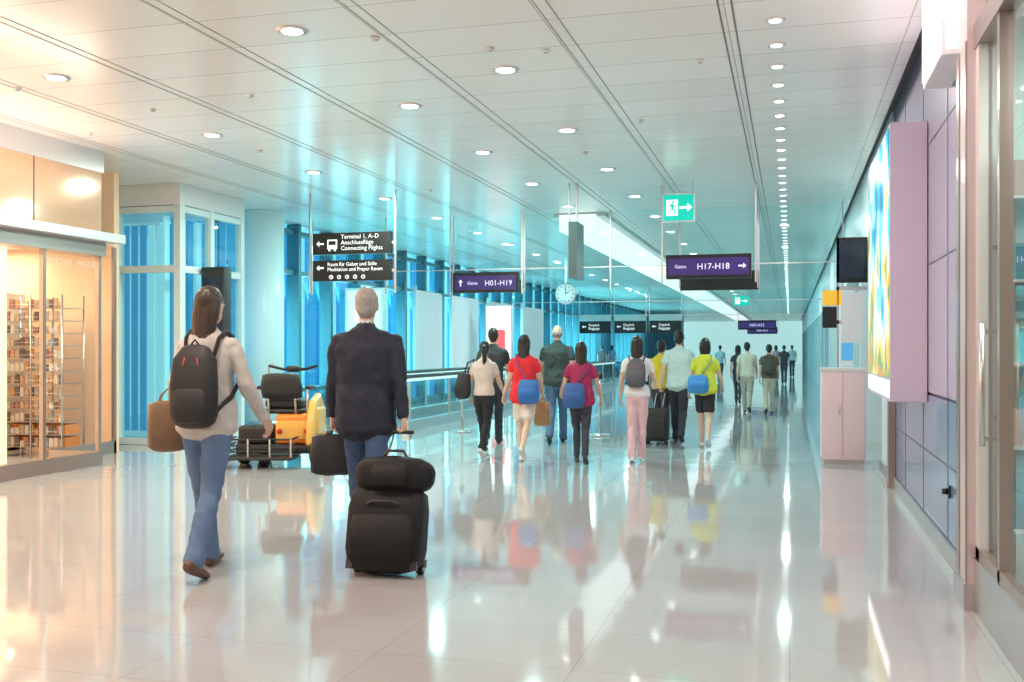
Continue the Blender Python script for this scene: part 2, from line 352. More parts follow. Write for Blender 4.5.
# ---------------------------------------------------------------- vestibule left
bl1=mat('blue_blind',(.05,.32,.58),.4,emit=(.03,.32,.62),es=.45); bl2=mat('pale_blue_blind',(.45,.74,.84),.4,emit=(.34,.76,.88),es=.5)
b=B()
fr=mat('white_frame',(.74,.82,.82),.35)
for x in (-11,-9.62,-9.3,-8.3): b.box(x-.05,x+.05,12.28,12.4,0,3.4,fr)
for z0,z1 in ((3.3,3.39),(2.45,2.55),(.005,.1)):
    b.box(-11,-8.352,12.29,12.39,z0,z1,fr); b.box(-8.34,-8.26,12.41,13.9,z0,z1,fr)
for yy in (13.1,13.95): b.box(-8.35,-8.25,yy-.05,yy+.05,0,3.4,fr)
b.box(-11,-8.25,12.28,14,3.401,CZ-.002,white)
b.done('door_glass_vestibule')
b=B(); b.paneY(12.33,-11,-8.36,.1,3.3,gl_teal2); b.paneX(-8.3,12.42,13.9,.1,3.3,gl_teal2); b.done('window_4')
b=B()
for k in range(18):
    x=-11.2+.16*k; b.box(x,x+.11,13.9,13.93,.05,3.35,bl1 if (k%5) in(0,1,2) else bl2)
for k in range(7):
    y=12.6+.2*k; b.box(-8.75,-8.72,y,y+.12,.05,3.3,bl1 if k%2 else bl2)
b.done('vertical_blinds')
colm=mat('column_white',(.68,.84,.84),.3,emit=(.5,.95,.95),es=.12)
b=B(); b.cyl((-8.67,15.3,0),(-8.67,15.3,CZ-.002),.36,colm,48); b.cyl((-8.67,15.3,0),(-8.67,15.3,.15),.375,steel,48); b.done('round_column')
mul=mat('teal_mullion',(.06,.17,.22),.35,.3)
b=B(); k=0; y=14.3
while y<88:
    b.box(-9.1,-8.85,y-.05,y+.05,0,CZ-.002,mul); y+=1.35
for z in (0,.55,2.75,3.5): b.box(-9.05,-8.92,14.1,88,z+.001,z+(.08 if z else .15),mul)
b.done('window_frames_left')
b=B(); b.paneX(-9.0,14.1,88,.1,CZ-.01,gl_blue); b.done('window_5')
b=B()
y=14.1;k=0
while y<88:
    b.box(-9.85,-9.75,y,y+.33,-.5,5,bl1 if k%3 else bl2); y+=.5;k+=1
b.done('facade_sun_louvres')
rb=mat('roller_blind',(.64,.62,.65),.5,emit=(.9,.86,.9),es=.06)
b=B()
for y0,y1 in [(22.9,24.8),(25.6,28.0),(29.0,31.2),(33,36)]: b.box(-8.84,-8.8,y0,y1,.8,2.8,rb); b.box(-8.86,-8.78,y0-.04,y0,.6,2.9,steel_l)
b.done('white_wall_screens')
b=B(); b.box(-9.5,2,90,90.2,0,CZ,mat('end_wall_glow',(.6,.8,.8),.5,emit=(.6,.97,.93),es=.6)); b.done('wall_far')  # wall emits on its own, glow added to brighten the far end
b=B(); b.box(-13,4.5,-8.2,-8,0,CZ+.1,mat('back_wall_warm',(.75,.66,.60),.5)); b.done('wall_back')
b=B()
hr=mat('handrail',(.03,.03,.035),.4); led=mat('travelator_light',(.7,.9,.9),.3,emit=(.6,1,.95),es=.6)
for x in (-6.15,-7.35):
    b.box(x-.06,x+.06,15.5,36,0,.16,steel); b.paneX(x,15.6,36,.16,.83,gl_teal2)
    b.tube([(x,15.35,.3),(x,15.2,.55),(x,15.3,.8),(x,15.6,.9),(x,36,.9)],[(.035,.03)]*5,hr,ref=(1,0,0))
    b.box(x-.03,x+.03,15.6,36,.82,.865,led)
    for k in range(11): b.box(x-.015,x+.015,15.7+2*k,15.74+2*k,.16,.85,steel)
b.box(-7.3,-6.2,15.5,36,0,.03,mat('travelator_tread',(.12,.12,.13),.5,.5))
b.done('moving_walkway')
b=B()
for x in (-8.4,-6.95,-5.68,-4.39,-2.9,-1.75,-.5,.8):
    b.box(x-.010,x+.010,16.58,16.62,2.35,CZ-.002,steel)
b.paneY(16.6,-8.4,.8,2.75,CZ-.02,gl_smoke); b.box(-8.4,.8,16.585,16.61,2.735,2.75,steel)
b.done('glass_smoke_curtain')
for yy,z0 in ((28,2.7),(40,2.7)):
    b=B(); b.paneY(yy,-8.8,.9,z0,CZ-.02,gl_smoke); b.box(-8.8,.9,yy-.01,yy+.01,z0-.02,z0,steel); b.done('glass_smoke_curtain')
# ---------------------------------------------------------------- signs
def arrow(b,x,y,z,s,m,dirx=1,up=False):
    if up: M=[(0,0,s*.5),(s*.35,0,.1*s),(.1*s,0,.1*s),(.1*s,0,-.5*s),(-.1*s,0,-.5*s),(-.1*s,0,.1*s),(-.35*s,0,.1*s)]
    else: M=[(dirx*s*.5,0,0),(dirx*s*.1,0,s*.35),(dirx*s*.1,0,.1*s),(-dirx*s*.5,0,.1*s),(-dirx*s*.5,0,-.1*s),(dirx*s*.1,0,-.1*s),(dirx*s*.1,0,-.35*s)]
    b.face([b.v((x+p[0],y,z+p[2])) for p in M],m)
def posts(b,xs,y,z0):
    for x in xs: b.box(x-.012,x+.012,y,y+.025,z0,CZ-.002,steel)
b=B(); Y=13.7; posts(b,(-6.98,-5.60),Y+.02,2.2)
b.box(-6.92,-5.66,Y,Y+.08,2.78,3.10,signblk); b.box(-6.92,-5.66,Y,Y+.08,2.38,2.69,signblk)
for z in (2.94,2.53): b.box(-6.98,-5.6,Y+.03,Y+.05,z-.02,z+.02,steel)
yt=Y-.004
arrow(b,-6.80,yt,2.94,.12,txtw,-1); b.box(-6.68,-6.52,yt-.001,yt,2.86,3.0,txtw); b.box(-6.66,-6.54,yt-.003,yt-.002,2.92,2.98,signblk); b.box(-6.66,-6.63,yt-.003,yt-.002,2.83,2.87,txtw); b.box(-6.57,-6.54,yt-.003,yt-.002,2.83,2.87,txtw)
b.text('Terminal 1, A–D\nAnschlussflüge\nConnecting Flights',-6.46,yt,3.01,.09,txtw)
arrow(b,-6.80,yt,2.58,.12,txtw,-1)
b.text('Raum für Gebet und Stille\nMeditation and Prayer Room',-6.68,yt,2.605,.08,txtw,sx=.95)
for i in range(5):
    x=-6.62+.13*i
    b.cyl((x,yt,2.44),(x,yt+.003,2.44),.032,txtw,12); b.box(x-.012,x+.012,yt-.003,yt-.001,2.42,2.46,signblk)
b.done('direction_sign')
b=B(); Y=16.4; posts(b,(-5.68,-4.39),Y+.02,2.3); b.box(-5.62,-4.45,Y,Y+.1,2.33,2.68,signblk); b.box(-5.58,-4.49,Y-.003,Y,2.38,2.62,violet)
b.text('H01-H19',-4.80,Y-.006,2.45,.13,ledtxt,align='CENTER'); b.text('Gates',-5.36,Y-.006,2.47,.08,ledtxt); arrow(b,-5.48,Y-.006,2.5,.12,ledtxt,up=True)
b.done('gate_sign')
b=B(); Y=14.3; posts(b,(-1.76,-.46),Y+.02,2.3); b.box(-1.70,-.52,Y,Y+.1,2.36,2.70,signblk); b.box(-1.67,-.55,Y-.003,Y,2.41,2.65,violet)
b.text('H17-H18',-1.04,Y-.006,2.49,.12,ledtxt,align='CENTER'); b.text('Gates',-1.58,Y-.006,2.51,.07,ledtxt); arrow(b,-.64,Y-.006,2.53,.11,ledtxt,1)
b.done('gate_sign')
b=B(); Y=17.2; posts(b,(-1.8,-.5),Y+.02,2.3); b.box(-1.8,-.5,Y,Y+.1,2.36,2.68,signblk); b.done('gate_sign')
b=B(); Y=14.0; b.box(-1.72,-1.27,Y,Y+.06,3.13,3.53,white); b.box(-1.70,-1.29,Y-.003,Y,3.15,3.51,green)
b.box(-1.66,-1.5,Y-.005,Y-.003,3.22,3.44,exw); arrow(b,-1.39,Y-.005,3.33,.17,exw,1)
def poly(b,pts,y,m): b.face([b.v((p[0],y,p[1])) for p in pts],m)
yy=Y-.007; b.cyl((-1.565,yy-.001,3.405),(-1.565,yy+.001,3.405),.018,green,12)
poly(b,[(-1.60,3.385),(-1.565,3.385),(-1.555,3.32),(-1.59,3.31)],yy,green)
poly(b,[(-1.575,3.38),(-1.525,3.35),(-1.53,3.335),(-1.57,3.355)],yy,green); poly(b,[(-1.60,3.38),(-1.635,3.34),(-1.625,3.33),(-1.59,3.36)],yy,green)
poly(b,[(-1.575,3.325),(-1.535,3.29),(-1.54,3.24),(-1.555,3.24),(-1.555,3.28),(-1.59,3.31)],yy,green); poly(b,[(-1.59,3.315),(-1.61,3.27),(-1.645,3.26),(-1.645,3.275),(-1.62,3.285),(-1.60,3.32)],yy,green)
b.box(-1.7,-1.69,Y,Y+.02,3.5,CZ-.002,steel); b.box(-1.3,-1.29,Y,Y+.02,3.5,CZ-.002,steel); b.done('emergency_exit_sign')
b=B(); Y=13.7; b.box(-2.99,-2.87,Y,Y+.5,2.36,3.15,mat('grey_sign',(.12,.17,.18),.3)); posts(b,(-3.0,-2.89),Y+.1,3.0); b.done('flag_sign')
def clock():
    b=B(); c=Vector((-5.4,24.4,2.73)); wm=mat('clock_face',(.7,.85,.85),.3,emit=(.7,.9,.9),es=.2)
    b.cyl(c,c+Vector((0,.08,0)),.27,steel,32); b.cyl(c+Vector((0,-.005,0)),c,.25,wm,32)
    for k in range(12):
        a=k*math.pi/6; p=c+Vector((math.sin(a)*.2,-.012,math.cos(a)*.2)); b.cyl(p,p+Vector((0,.004,0)),.016,signblk,8)
    b.box(c.x-.012,c.x+.012,c.y-.012,c.y-.008,c.z,c.z+.17,signblk); b.tube([c+Vector((0,-.01,0)),c+Vector((.1,-.01,.06))],[.012,.008],signblk)
    b.box(c.x-.015,c.x+.015,c.y+.03,c.y+.06,c.z+.25,CZ-.002,steel); b.done('hanging_clock')
clock()
b=B(); Y=33; b.box(-1.75,-1.27,Y,Y+.05,2.75,3.05,green); arrow(b,-1.4,Y-.01,2.9,.18,exw); b.box(-1.7,-1.55,Y-.01,Y,2.8,3.0,exw); posts(b,(-1.7,-1.3),Y+.01,3.0); b.done('emergency_exit_sign')
for Y,x0,x1 in ((46,-2.25,-.6),(60,-2.4,-.7)):
    b=B(); posts(b,(x0,x1),Y+.02,2.3); b.box(x0,x1,Y,Y+.1,2.2,2.62,signblk); b.box(x0+.05,x1-.05,Y-.004,Y,2.27,2.55,violet); b.text('H05-H12',(x0+x1)/2,Y-.01,2.35,.17,ledtxt,align='CENTER'); b.done('gate_sign')
for i in range(3):
    b=B(); Y=38; x0=-7.85+1.35*i; b.box(x0,x0+1.22,Y,Y+.1,2.42,2.66,mat('grey_header',(.55,.62,.62),.4)); b.box(x0,x0+1.22,Y,Y+.1,1.95,2.40,signblk); b.text('Gepäck\nBaggage',x0+.35,Y-.006,2.22,.14,txtw); arrow(b,x0+.18,Y-.006,2.2,.16,txtw,-1); posts(b,(x0,x0+1.22),Y+.02,2.0); b.done('direction_sign')
b=B(); b.rbox(-8.22,-7.84,12.75,12.95,0,2.55,blackp,.015); b.box(-8.19,-7.87,12.742,12.75,1.3,2.4,mat('screen_dark',(.02,.03,.05),.15)); b.box(-8.24,-7.8,12.7,13.0,0,.04,steel); b.done('information_totem')
adg=mat('poster_green',(.5,.8,.6),.4,emit=(.5,.95,.68),es=.8)
b=B(); b.box(-8.4,-7.6,18.0,18.15,0,2.55,steel_l); b.box(-8.35,-7.65,17.99,18.0,.5,2.5,adg); b.box(-8.2,-7.8,17.985,17.99,1.9,2.3,lit); b.done('poster_lightbox')
b=B(); b.box(-8.3,-7.5,27,27.15,0,2.6,steel_l); b.box(-8.25,-7.55,26.99,27,.5,2.55,lit); b.box(-8.1,-7.7,26.98,26.99,1.2,1.9,mat('poster_red',(.8,.1,.1),.4,emit=(.9,.1,.1),es=.8)); b.done('poster_lightbox')
for (u,v) in [(600,436),(462,432)]:
    p,s=floor_pt(u,v); b=B(); b.cyl(p,p+Vector((0,0,.03)),.16,steel); b.cyl(p,p+Vector((0,0,.95)),.025,steel); b.cyl(p+Vector((0,0,.9)),p+Vector((0,0,1.0)),.035,blackp); b.done('queue_stanchion')
# ---------------------------------------------------------------- cart
def cart():
    b=B(); p,s=floor_pt(284,463); b.M=Matrix.Translation(p)@Matrix.Rotation(math.radians(14),4,'Z')
    org=mat('cart_orange',(.85,.27,.03),.3,coat=.4); ylw=mat('cart_yellow',(.80,.45,.10),.3,coat=.4)
    b.rbox(-.50,.40,-.30,.75,.14,.24,blackp,.03)
    b.rbox(-.06,.36,-.18,.45,.24,.60,org,.05,4)
    b.rbox(-.05,.35,-.20,-.17,.30,.52,ylw,.012)
    b.rbox(-.20,.26,-.16,.36,.60,.66,blackp,.025)
    b.rbox(-.20,.24,-.14,.34,.66,.78,blackp,.05,4)
    b.tube([(.02,-.16,.80),(.02,-.20,.92),(.02,-.22,1.06)],[(.24,.05),(.25,.055),(.22,.045)],blackp,n=16,p=3.4)
    for x in (-.14,.18): b.tube([(x,-.15,.60),(x,-.20,.85)],[.014]*2,steel,ref=(1,0,0),n=8)
    for x in (-.27,.31):
        b.tube([(x,-.12,.62),(x,-.12,.88),(x,.16,.90)],[.016]*3,steel,ref=(1,0,0),n=8); b.rbox(x-.03,x+.03,-.12,.20,.88,.93,blackp,.015)
    for x in (.40,):
        b.tube([(x,-.36,.26),(x,-.31,.50),(x,-.20,.70),(x,.02,.76),(x,.2,.62),(x,.28,.34)],[(.085,.05)]*6,ylw,ref=(1,0,0),n=14,p=3)
        b.rbox(x-.07,x+.07,-.25,.2,.35,.68,ylw,.04,3)
    b.tube([(.0,.72,.22),(.0,.66,.6),(.0,.52,1.05)],[.06,.045,.03],org,ref=(1,0,0),n=12)
    b.rbox(-.25,.28,.62,.78,.22,.66,ylw,.05,4)
    b.tube([(-.30,.44,1.16),(-.16,.50,1.12),(.0,.5,1.10),(.16,.50,1.12),(.30,.44,1.16)],[.018]*5,blackp,ref=(0,0,1),n=8)
    b.rbox(-.09,.09,.42,.56,1.08,1.16,blackp,.03)
    for x in (-.32,): b.tube([(x,.5,.24),(x,.5,1.14),(x+.05,.48,1.18)],[.014]*3,steel,ref=(1,0,0),n=8)
    for x,y in ((-.46,-.05),(.46,-.30),(-.40,.6),(.40,.6)):
        b.tube([(x-.06,y,.17),(x-.045,y,.17),(x+.045,y,.17),(x+.06,y,.17)],[.14,.17,.17,.14],rubber,ref=(0,0,1),n=24,cap=False)
        b.cyl((x-.065,y,.17),(x+.065,y,.17),.08,steel,16)
    b.rbox(-.52,.26,-.66,-.28,.10,.14,blackp,.015)
    for x in (-.5,-.25,0,.24): b.tube([(x,-.64,.12),(x,-.64,.34)],[.012]*2,steel,n=8)
    for z in (.20,.27,.34): b.tube([(-.5,-.28,z),(-.5,-.64,z),(.24,-.64,z),(.24,-.28,z)],[.011]*4,blackp,ref=(0,0,1),n=8)
    b.rbox(-.50,-.14,-.20,.2,.24,.46,blackp,.04,4)
    b.cyl((.32,-.20,.40),(.32,-.225,.40),.03,mat('tail_red',(.6,.02,.02),.3),12); b.cyl((.0,-.20,.40),(.0,-.225,.40),.03,MATS['tail_red'],12)
    b.done('electric_cart')
cart()
# ---------------------------------------------------------------- people
def person(name,u,fv,hv,head_dir=0,female=False,hair='short',haircol=(.015,.012,.01),skincol=(.62,.38,.27),
           top=(.5,.5,.5),sleeve='short',hem=.93,bottom=(.1,.1,.15),legs='trousers',shoe=(.03,.03,.03),
           L=(20,4,8),Rr=(-14,28,-30),aL=(-18,8,12),aR=(18,8,22),curl=28,vox=.012,lean=2,headyaw=0,collar=None,loose=1.0,grip=None,jacket=False):
    p,s=floor_pt(u,fv); H=max(1.46,s*(fv-hv))
    p=Vector(p); key='%s_%d_%d'%(name,u,fv)
    skin=mat('skin_%.2f'%skincol[0],skincol,.5,noise_amt=.05)
    mt=mat('top_'+key,top,.75,noise_amt=.12,nscale=6); mb=mat('bottom_'+key,bottom,.8,noise_amt=.15,nscale=9)
    mh=mat('hair_%.2f'%haircol[0],haircol,.4,noise_amt=.3,nscale=60); ms=mat('shoe_'+key,shoe,.4)
    b=B(); sw=.155 if female else .176; hw=.9 if female else 1.0
    if jacket: sw=.19
    def LN(q): 
        q=Vector(q); 
        if q.z>.93: q.y+=math.tan(math.radians(lean))*(q.z-.93)
        return q
    def T(pts): return [LN(q) for q in pts]
    k=loose
    b.tube(T([(0,0,.84),(0,-.005,.90),(0,-.008,.97)]),[(.12,.09),(.155,.115),(.145,.105)],mb,n=20,p=2.3)
    W=.135 if female else .15; C=.15 if female else .172
    cw=1.14 if jacket else 1.0
    tp=[(0,-.004,hem),(0,0,max(1.0,hem+.05)),(0,.004,1.10),(0,.0,1.24),(0,0,1.35),(0,-.006,1.412),(0,-.01,1.452),(0,-.008,1.49)]
    tr=[((.168 if hem<.95 else .155)*k,.122*k),(.160*k,.115*k),(W*k*cw**.5,.102*k),(C*cw,.118*cw),(C*1.08*cw,.112*cw),(C*1.04*cw,.095),(C*.78*cw,.078),(.068,.062)]
    b.tube(T(tp),tr,mt,n=24,p=2.3)
    if female: 
        for x in (-.07,.07): b.blob(LN((x,.085,1.27)),(.062,.05,.06),mt)
    b.tube(T([(0,-.012,1.45),(0,-.004,1.52),(0,.004,1.58)]),[.058 if not female else .05,.052 if not female else .045,.05],skin,n=14)
    if collar: b.tube(T([(0,-.01,1.475),(0,-.006,1.512)]),[.066,.058],mat('collar_'+key,collar,.6),n=16)
    if jacket: b.tube(T([(0,-.012,1.46),(0,-.010,1.498)]),[(.085,.075),(.068,.066)],mt,n=16)
    HM=Matrix.Translation(LN((0,.012,1.635)))@Matrix.Rotation(math.radians(headyaw),4,'Z')
    def hp(q): return HM@Vector(q)
    R3=HM.to_3x3()
    b.blob(hp((0,0,.01)),(.072,.092,.104),skin,R3); b.blob(hp((0,.022,-.052)),(.056,.066,.062),skin,R3)
    b.tube([hp((0,.088,.015)),hp((0,.104,-.018)),hp((0,.10,-.028))],[.009,.014,.012],skin,n=8,ref=R3@Vector((1,0,0)))
    for x in (-1,1): b.blob(hp((x*.076,-.004,-.008)),(.009,.018,.031),skin,R3,10,8)
    b.blob(hp((0,.066,.03)),(.05,.03,.016),skin,R3)
    if hair!='bald':
        b.blob(hp((0,-.016,.030)),(.081,.096,.100),mh,R3); b.blob(hp((0,-.045,-.02)),(.068,.062,.075),mh,R3)
    else:
        b.blob(hp((0,-.03,-.018)),(.080,.072,.052),mh,R3)
    if hair=='bob': b.tube([hp((0,-.03,.04)),hp((0,-.04,-.05)),hp((0,-.045,-.13))],[(.088,.07),(.095,.068),(.08,.045)],mh,n=18,ref=R3@Vector((0,1,0)))
    if hair=='long': b.tube([hp((0,-.03,.04)),hp((0,-.05,-.06)),hp((0,-.075,-.18)),hp((0,-.10,-.30))],[(.086,.065),(.090,.058),(.076,.04),(.042,.022)],mh,n=18,ref=R3@Vector((0,1,0)))
    if hair=='pony': b.tube([hp((0,-.09,.04)),hp((0,-.125,.03)),hp((.01,-.13,-.05)),hp((.012,-.12,-.16)),hp((.0,-.11,-.24))],[.03,.036,.040,.032,.012],mh,n=12,ref=(1,0,0))
    for sd,(ta,kb,fp) in ((-1,L),(1,Rr)):
        hip=Vector((sd*.085*hw,0,.90)); a=math.radians(ta); a2=math.radians(ta-kb)
        d1=Vector((-sd*.03,math.sin(a),-math.cos(a))); d2=Vector((-sd*.02,math.sin(a2),-math.cos(a2)))
        kn=hip+d1*.42; an=kn+d2*.40; back=Vector((0,-math.cos(a2),-math.sin(a2)))
        if legs=='trousers':
            b.tube([hip+Vector((0,0,.02)),hip+d1*.12,hip+d1*.28,kn,kn+d2*.14+back*.008,kn+d2*.30,an+d2*.02],[(.088,.10),(.086,.096),(.074,.08),(.062,.066),(.062,.066),(.058,.062),(.062,.066)] ,mb,n=18)
        elif legs=='slim':
            b.tube([hip+Vector((0,0,.02)),hip+d1*.12,hip+d1*.28,kn,kn+d2*.13+back*.012,kn+d2*.28,an-d2*.01],[(.088,.10),(.084,.094),(.070,.076),(.055,.058),(.055,.060),(.046,.048),(.046,.05)],mb,n=18)
        else:
            e=.30
            b.tube([hip+Vector((0,0,.02)),hip+d1*.12,hip+d1*e],[(.090,.102),(.090,.10),(.088,.094)],mb,n=18)
            b.tube([hip+d1*.1,hip+d1*.28,kn-d1*.03,kn+d2*.02,kn+d2*.12+back*.014,kn+d2*.26+back*.006,an-d2*.02,an+d2*.02],[(.078,.084),(.064,.068),(.05,.053),(.047,.05),(.051,.056),(.040,.044),(.032,.034),(.033,.035)],skin,n=16)
        b.tube([an-d2*.06,an+d2*.03],[(.034,.036),(.036,.04)],skin if legs=='shorts' else mb,n=12)
        fpr=math.radians(fp); fd=Vector((sd*.10,math.cos(fpr),math.sin(fpr))).normalized(); fu=Vector((0,-math.sin(fpr),math.cos(fpr)))
        h0=an+d2*.035
        b.tube([h0-fd*.055-fu*.018,h0-fd*.02-fu*.012,h0+fd*.06-fu*.022,h0+fd*.13-fu*.03,h0+fd*.175-fu*.034],[(.030,.030),(.036,.042),(.041,.034),(.044,.024),(.032,.018)],ms,ref=fu,n=14,p=2.4)
    hands={}
    hb=B()
    for sd,ar in ((-1,aL),(1,aR)):
        sa,ab,eb=ar[:3]; fin=ar[3] if len(ar)>3 else ab*.3
        a=math.radians(sa); al=math.radians(ab); a2=math.radians(sa+eb); al2=math.radians(fin)
        sh=LN((sd*sw,-.005,1.40))
        d1=Vector((sd*math.sin(al),math.sin(a)*math.cos(al),-math.cos(a)*math.cos(al))); d2=Vector((sd*math.sin(al2),math.sin(a2)*math.cos(al2),-math.cos(a2)*math.cos(al2)))
        el=sh+d1*.28; wr=el+d2*.245
        j=.046 if female else .054
        b.blob(sh+Vector((-sd*.010,0,-.004)),(j+.006,j+.008,j-.002),mt)
        b.tube([sh+d1*.03,sh+d1*.08,sh+d1*.16],[j+.003,j+.004,j+.001],mt,n=16)
        if sleeve=='long':
            b.tube([sh+d1*.03,sh+d1*.15,el-d1*.02,el+d2*.04,el+d2*.14,wr-d2*.01],[j+.002,j,.047,.046,.043,.038],mt,n=16)
        else:
            b.tube([sh+d1*.03,sh+d1*.15],[j+.004,j+.008],mt,n=16)
            b.tube([sh+d1*.03,sh+d1*.15,el-d1*.02,el+d2*.05,el+d2*.14,wr],[.046,.042,.036,.038,.032,.024],skin,n=14)
        b.tube([el+d2*.16,wr+d2*.01],[(.028,.024),(.024,.02)],skin,n=12)
        inn=Vector((-sd,0,0)); inn=(inn-d2*inn.dot(d2)).normalized(); w=inn.cross(d2).normalized()
        if w.dot(Vector((0,1,0)))<0: w=-w
        cu=grip[0] if (grip and sd<0) else (grip[1] if grip else curl)
        hb.tube([wr-d2*.01,wr+d2*.03,wr+d2*.085],[(.026,.018),(.038,.017),(.040,.013)],skin,ref=inn,n=12,p=2.6)
        for off,ln in ((.031,.070),(.0105,.078),(-.0105,.072),(-.030,.056)):
            q=wr+d2*.082+w*off; pts=[q-d2*.02,q]; rot=0
            for kk,fr_ in enumerate((.45,.3,.25)):
                rot+=math.radians(cu); dv=d2*math.cos(rot)+inn*math.sin(rot); q=q+dv*ln*fr_*1.1; pts.append(q)
            hb.tube(pts,[.009,.0095,.009,.008,.0065],skin,ref=w,n=8)
        q=wr+d2*.025+w*.026
        hb.tube([q,q+w*.022+d2*.022+inn*.006,q+w*.030+d2*.05+inn*.016,q+w*.026+d2*.07+inn*.026],[.014,.012,.010,.008],skin,ref=inn,n=8)
        hands[sd]=wr+d2*.095+inn*.018; hands[(sd,'d')]=d2
    bmesh.ops.recalc_face_normals(b.bm,faces=b.bm.faces[:])
    src=bpy.data.meshes.new('src'); b.bm.to_mesh(src); 
    tree=BVHTree.FromBMesh(b.bm); b.bm.faces.ensure_lookup_table(); fmi=[f.material_index for f in b.bm.faces]
    o=bpy.data.objects.new('src',src); sc.collection.objects.link(o)
    md=o.modifiers.new('r','REMESH'); md.mode='VOXEL'; md.voxel_size=vox
    m2=o.modifiers.new('s','SMOOTH'); m2.factor=.5; m2.iterations=3 if vox>.009 else 8
    me=bpy.data.meshes.new_from_object(o.evaluated_get(bpy.context.evaluated_depsgraph_get()))
    bpy.data.objects.remove(o)
    cloth={b.mi(mt),b.mi(mb)}; ihair=b.mi(mh)
    nb=bmesh.new(); nb.from_mesh(me); nb.normal_update()
    for f in nb.faces:
        r=tree.find_nearest(f.calc_center_median()); f.material_index=fmi[r[2]] if r[2] is not None else 0; f.smooth=True
    for v in nb.verts:
        if v.link_faces:
            i=v.link_faces[0].material_index
            if i in cloth:
                q=v.co; n_=noise.noise(Vector((q.x*11+u,q.y*11,q.z*7)))*.009+noise.noise(Vector((q.x*24+q.z*9,q.y*24+u,q.z*15)))*.009
                v.co+=v.normal*n_
            elif i==ihair: v.co+=v.normal*noise.noise(Vector((v.co.x*60,v.co.y*60,v.co.z*12)))*.004
    zmin=min(v.co.z for v in nb.verts)
    out=B(); out.mats=list(b.mats)
    tmp=bpy.data.meshes.new('t'); nb.to_mesh(tmp); out.bm.from_mesh(tmp); nb.free()
    hm=bpy.data.meshes.new('h'); bmesh.ops.recalc_face_normals(hb.bm,faces=hb.bm.faces[:])
    for f in hb.bm.faces: f.material_index=out.mi(skin)
    hb.bm.to_mesh(hm); out.bm.from_mesh(hm); hb.bm.free()
    eye=mat('eye_white',(.85,.85,.82),.2); iris=mat('iris',(.04,.02,.01),.2); lip=mat('lips',(.5,.18,.15),.5)
    for x in (-1,1):
        out.blob(hp((x*.030,.083,.012)),(.013,.009,.008),eye,R3,8,6); out.blob(hp((x*.030,.0905,.012)),(.005,.003,.005),iris,R3,8,6)
        out.tube([hp((x*.016,.093,.033)),hp((x*.030,.092,.037)),hp((x*.045,.082,.032))],[.0035]*3,mh,n=6)
    out.blob(hp((0,.086,-.056)),(.022,.007,.007),lip,R3,10,6)
    S=H/1.75
    M=Matrix.Translation(p)@Matrix.Rotation(math.radians(-head_dir),4,'Z')@Matrix.Scale(S,4)@Matrix.Translation((0,0,-zmin))
    for v in out.bm.verts: v.co=M@v.co
    ob=out.done(name,recalc=False)
    return dict(M=M,hands=hands,LN=LN,obj=ob,S=S)
def backpack(P,cols,z0=1.02,z1=1.43,w=.15,dp=.11,name='backpack',stripe=None):
    b=B(); b.M=P['M']; m=mat('bag_%.2f_%.2f_%.2f'%cols,cols,.6,noise_amt=.2,nscale=14)
    m2=mat('bag_strap',(.02,.02,.02),.7)
    yb=P['LN']((0,0,1.2)).y-.12
    c=yb-dp*.5
    b.tube([(0,c,z0),(0,c-.01,z0+.05),(0,c-.015,(z0+z1)/2),(0,c,z1-.07),(0,c+.015,z1)],[(w*.85,dp*.45),(w,dp*.62),(w*1.02,dp*.62),(w*.93,dp*.5),(w*.6,dp*.3)],m,n=24,p=3)
    b.tube([(0,c-dp*.55,z0+.02),(0,c-dp*.62,z0+.10),(0,c-dp*.58,z0+.20)],[(w*.7,dp*.25),(w*.78,dp*.32),(w*.7,dp*.22)],m,n=20,p=3)
    if stripe:
        sm=mat('bag_stripe_%.2f'%stripe[0],stripe,.5)
        for x in (-.55,.55): b.tube([(x*w,c-dp*.60,z0+.06),(x*w*.9,c-dp*.66,(z0+z1)/2),(x*w*.5,c-dp*.45,z1-.06)],[.006]*3,sm,n=6)
    b.tube([(0-.03,c,z1+.01),(0,c,z1+.05),(.03,c,z1+.01)],[.007]*3,m2,n=6)
    for x in (-1,1):
        q=[(x*.09,c+.04,z1-.05),(x*.105,-.09,1.435),(x*.115,-.01,1.478),(x*.12,.075,1.45),(x*.135,.13,1.30),(x*.15,.10,1.15),(x*.16,-.02,1.08),(x*.11,c+.04,z0+.06)]
        b.tube([P['LN'](t) for t in q],[(.022,.009)]*8,m2,ref=(1,0,0),n=8)
    return b.done(name)
def shoulder_bag(P,col,side=1,z=.95,name='shoulder_bag',cross=True,w=.16,h=.13,yoff=-.16):
    b=B(); b.M=P['M']; m=mat('sbag_%.2f_%.2f_%.2f'%col,col,.5,noise_amt=.15)
    x=side*.10; y=yoff-.03
    b.tube([(x,y,z-h),(x,y-.01,z-h*.5),(x,y,z+h*.5),(x,y,z+h)],[(w*.85,.045),(w,.06),(w*.95,.05),(w*.8,.02)],m,n=20,p=3.2)
    b.tube([(x,y-.05,z-h*.6),(x,y-.058,z),(x,y-.045,z+h*.3)],[(w*.7,.018),(w*.75,.02),(w*.7,.012)],m,n=16,p=3)
    s2=-side if cross else side
    q=[(x-side*w*.3,y+.01,z+h),(x*.5+s2*.02,-.14,1.20),(s2*.09,-.14,1.36),(s2*.105,-.09,1.455),(s2*.105,.0,1.485),(s2*.09,.10,1.42),(0,.14,1.25),(side*.15,.10,1.05),(side*.2,-.03,z+h*.9)]
    b.tube([P['LN'](t) for t in q],[(.018,.006)]*len(q),m,ref=(1,0,0),n=8)
    return b.done(name)
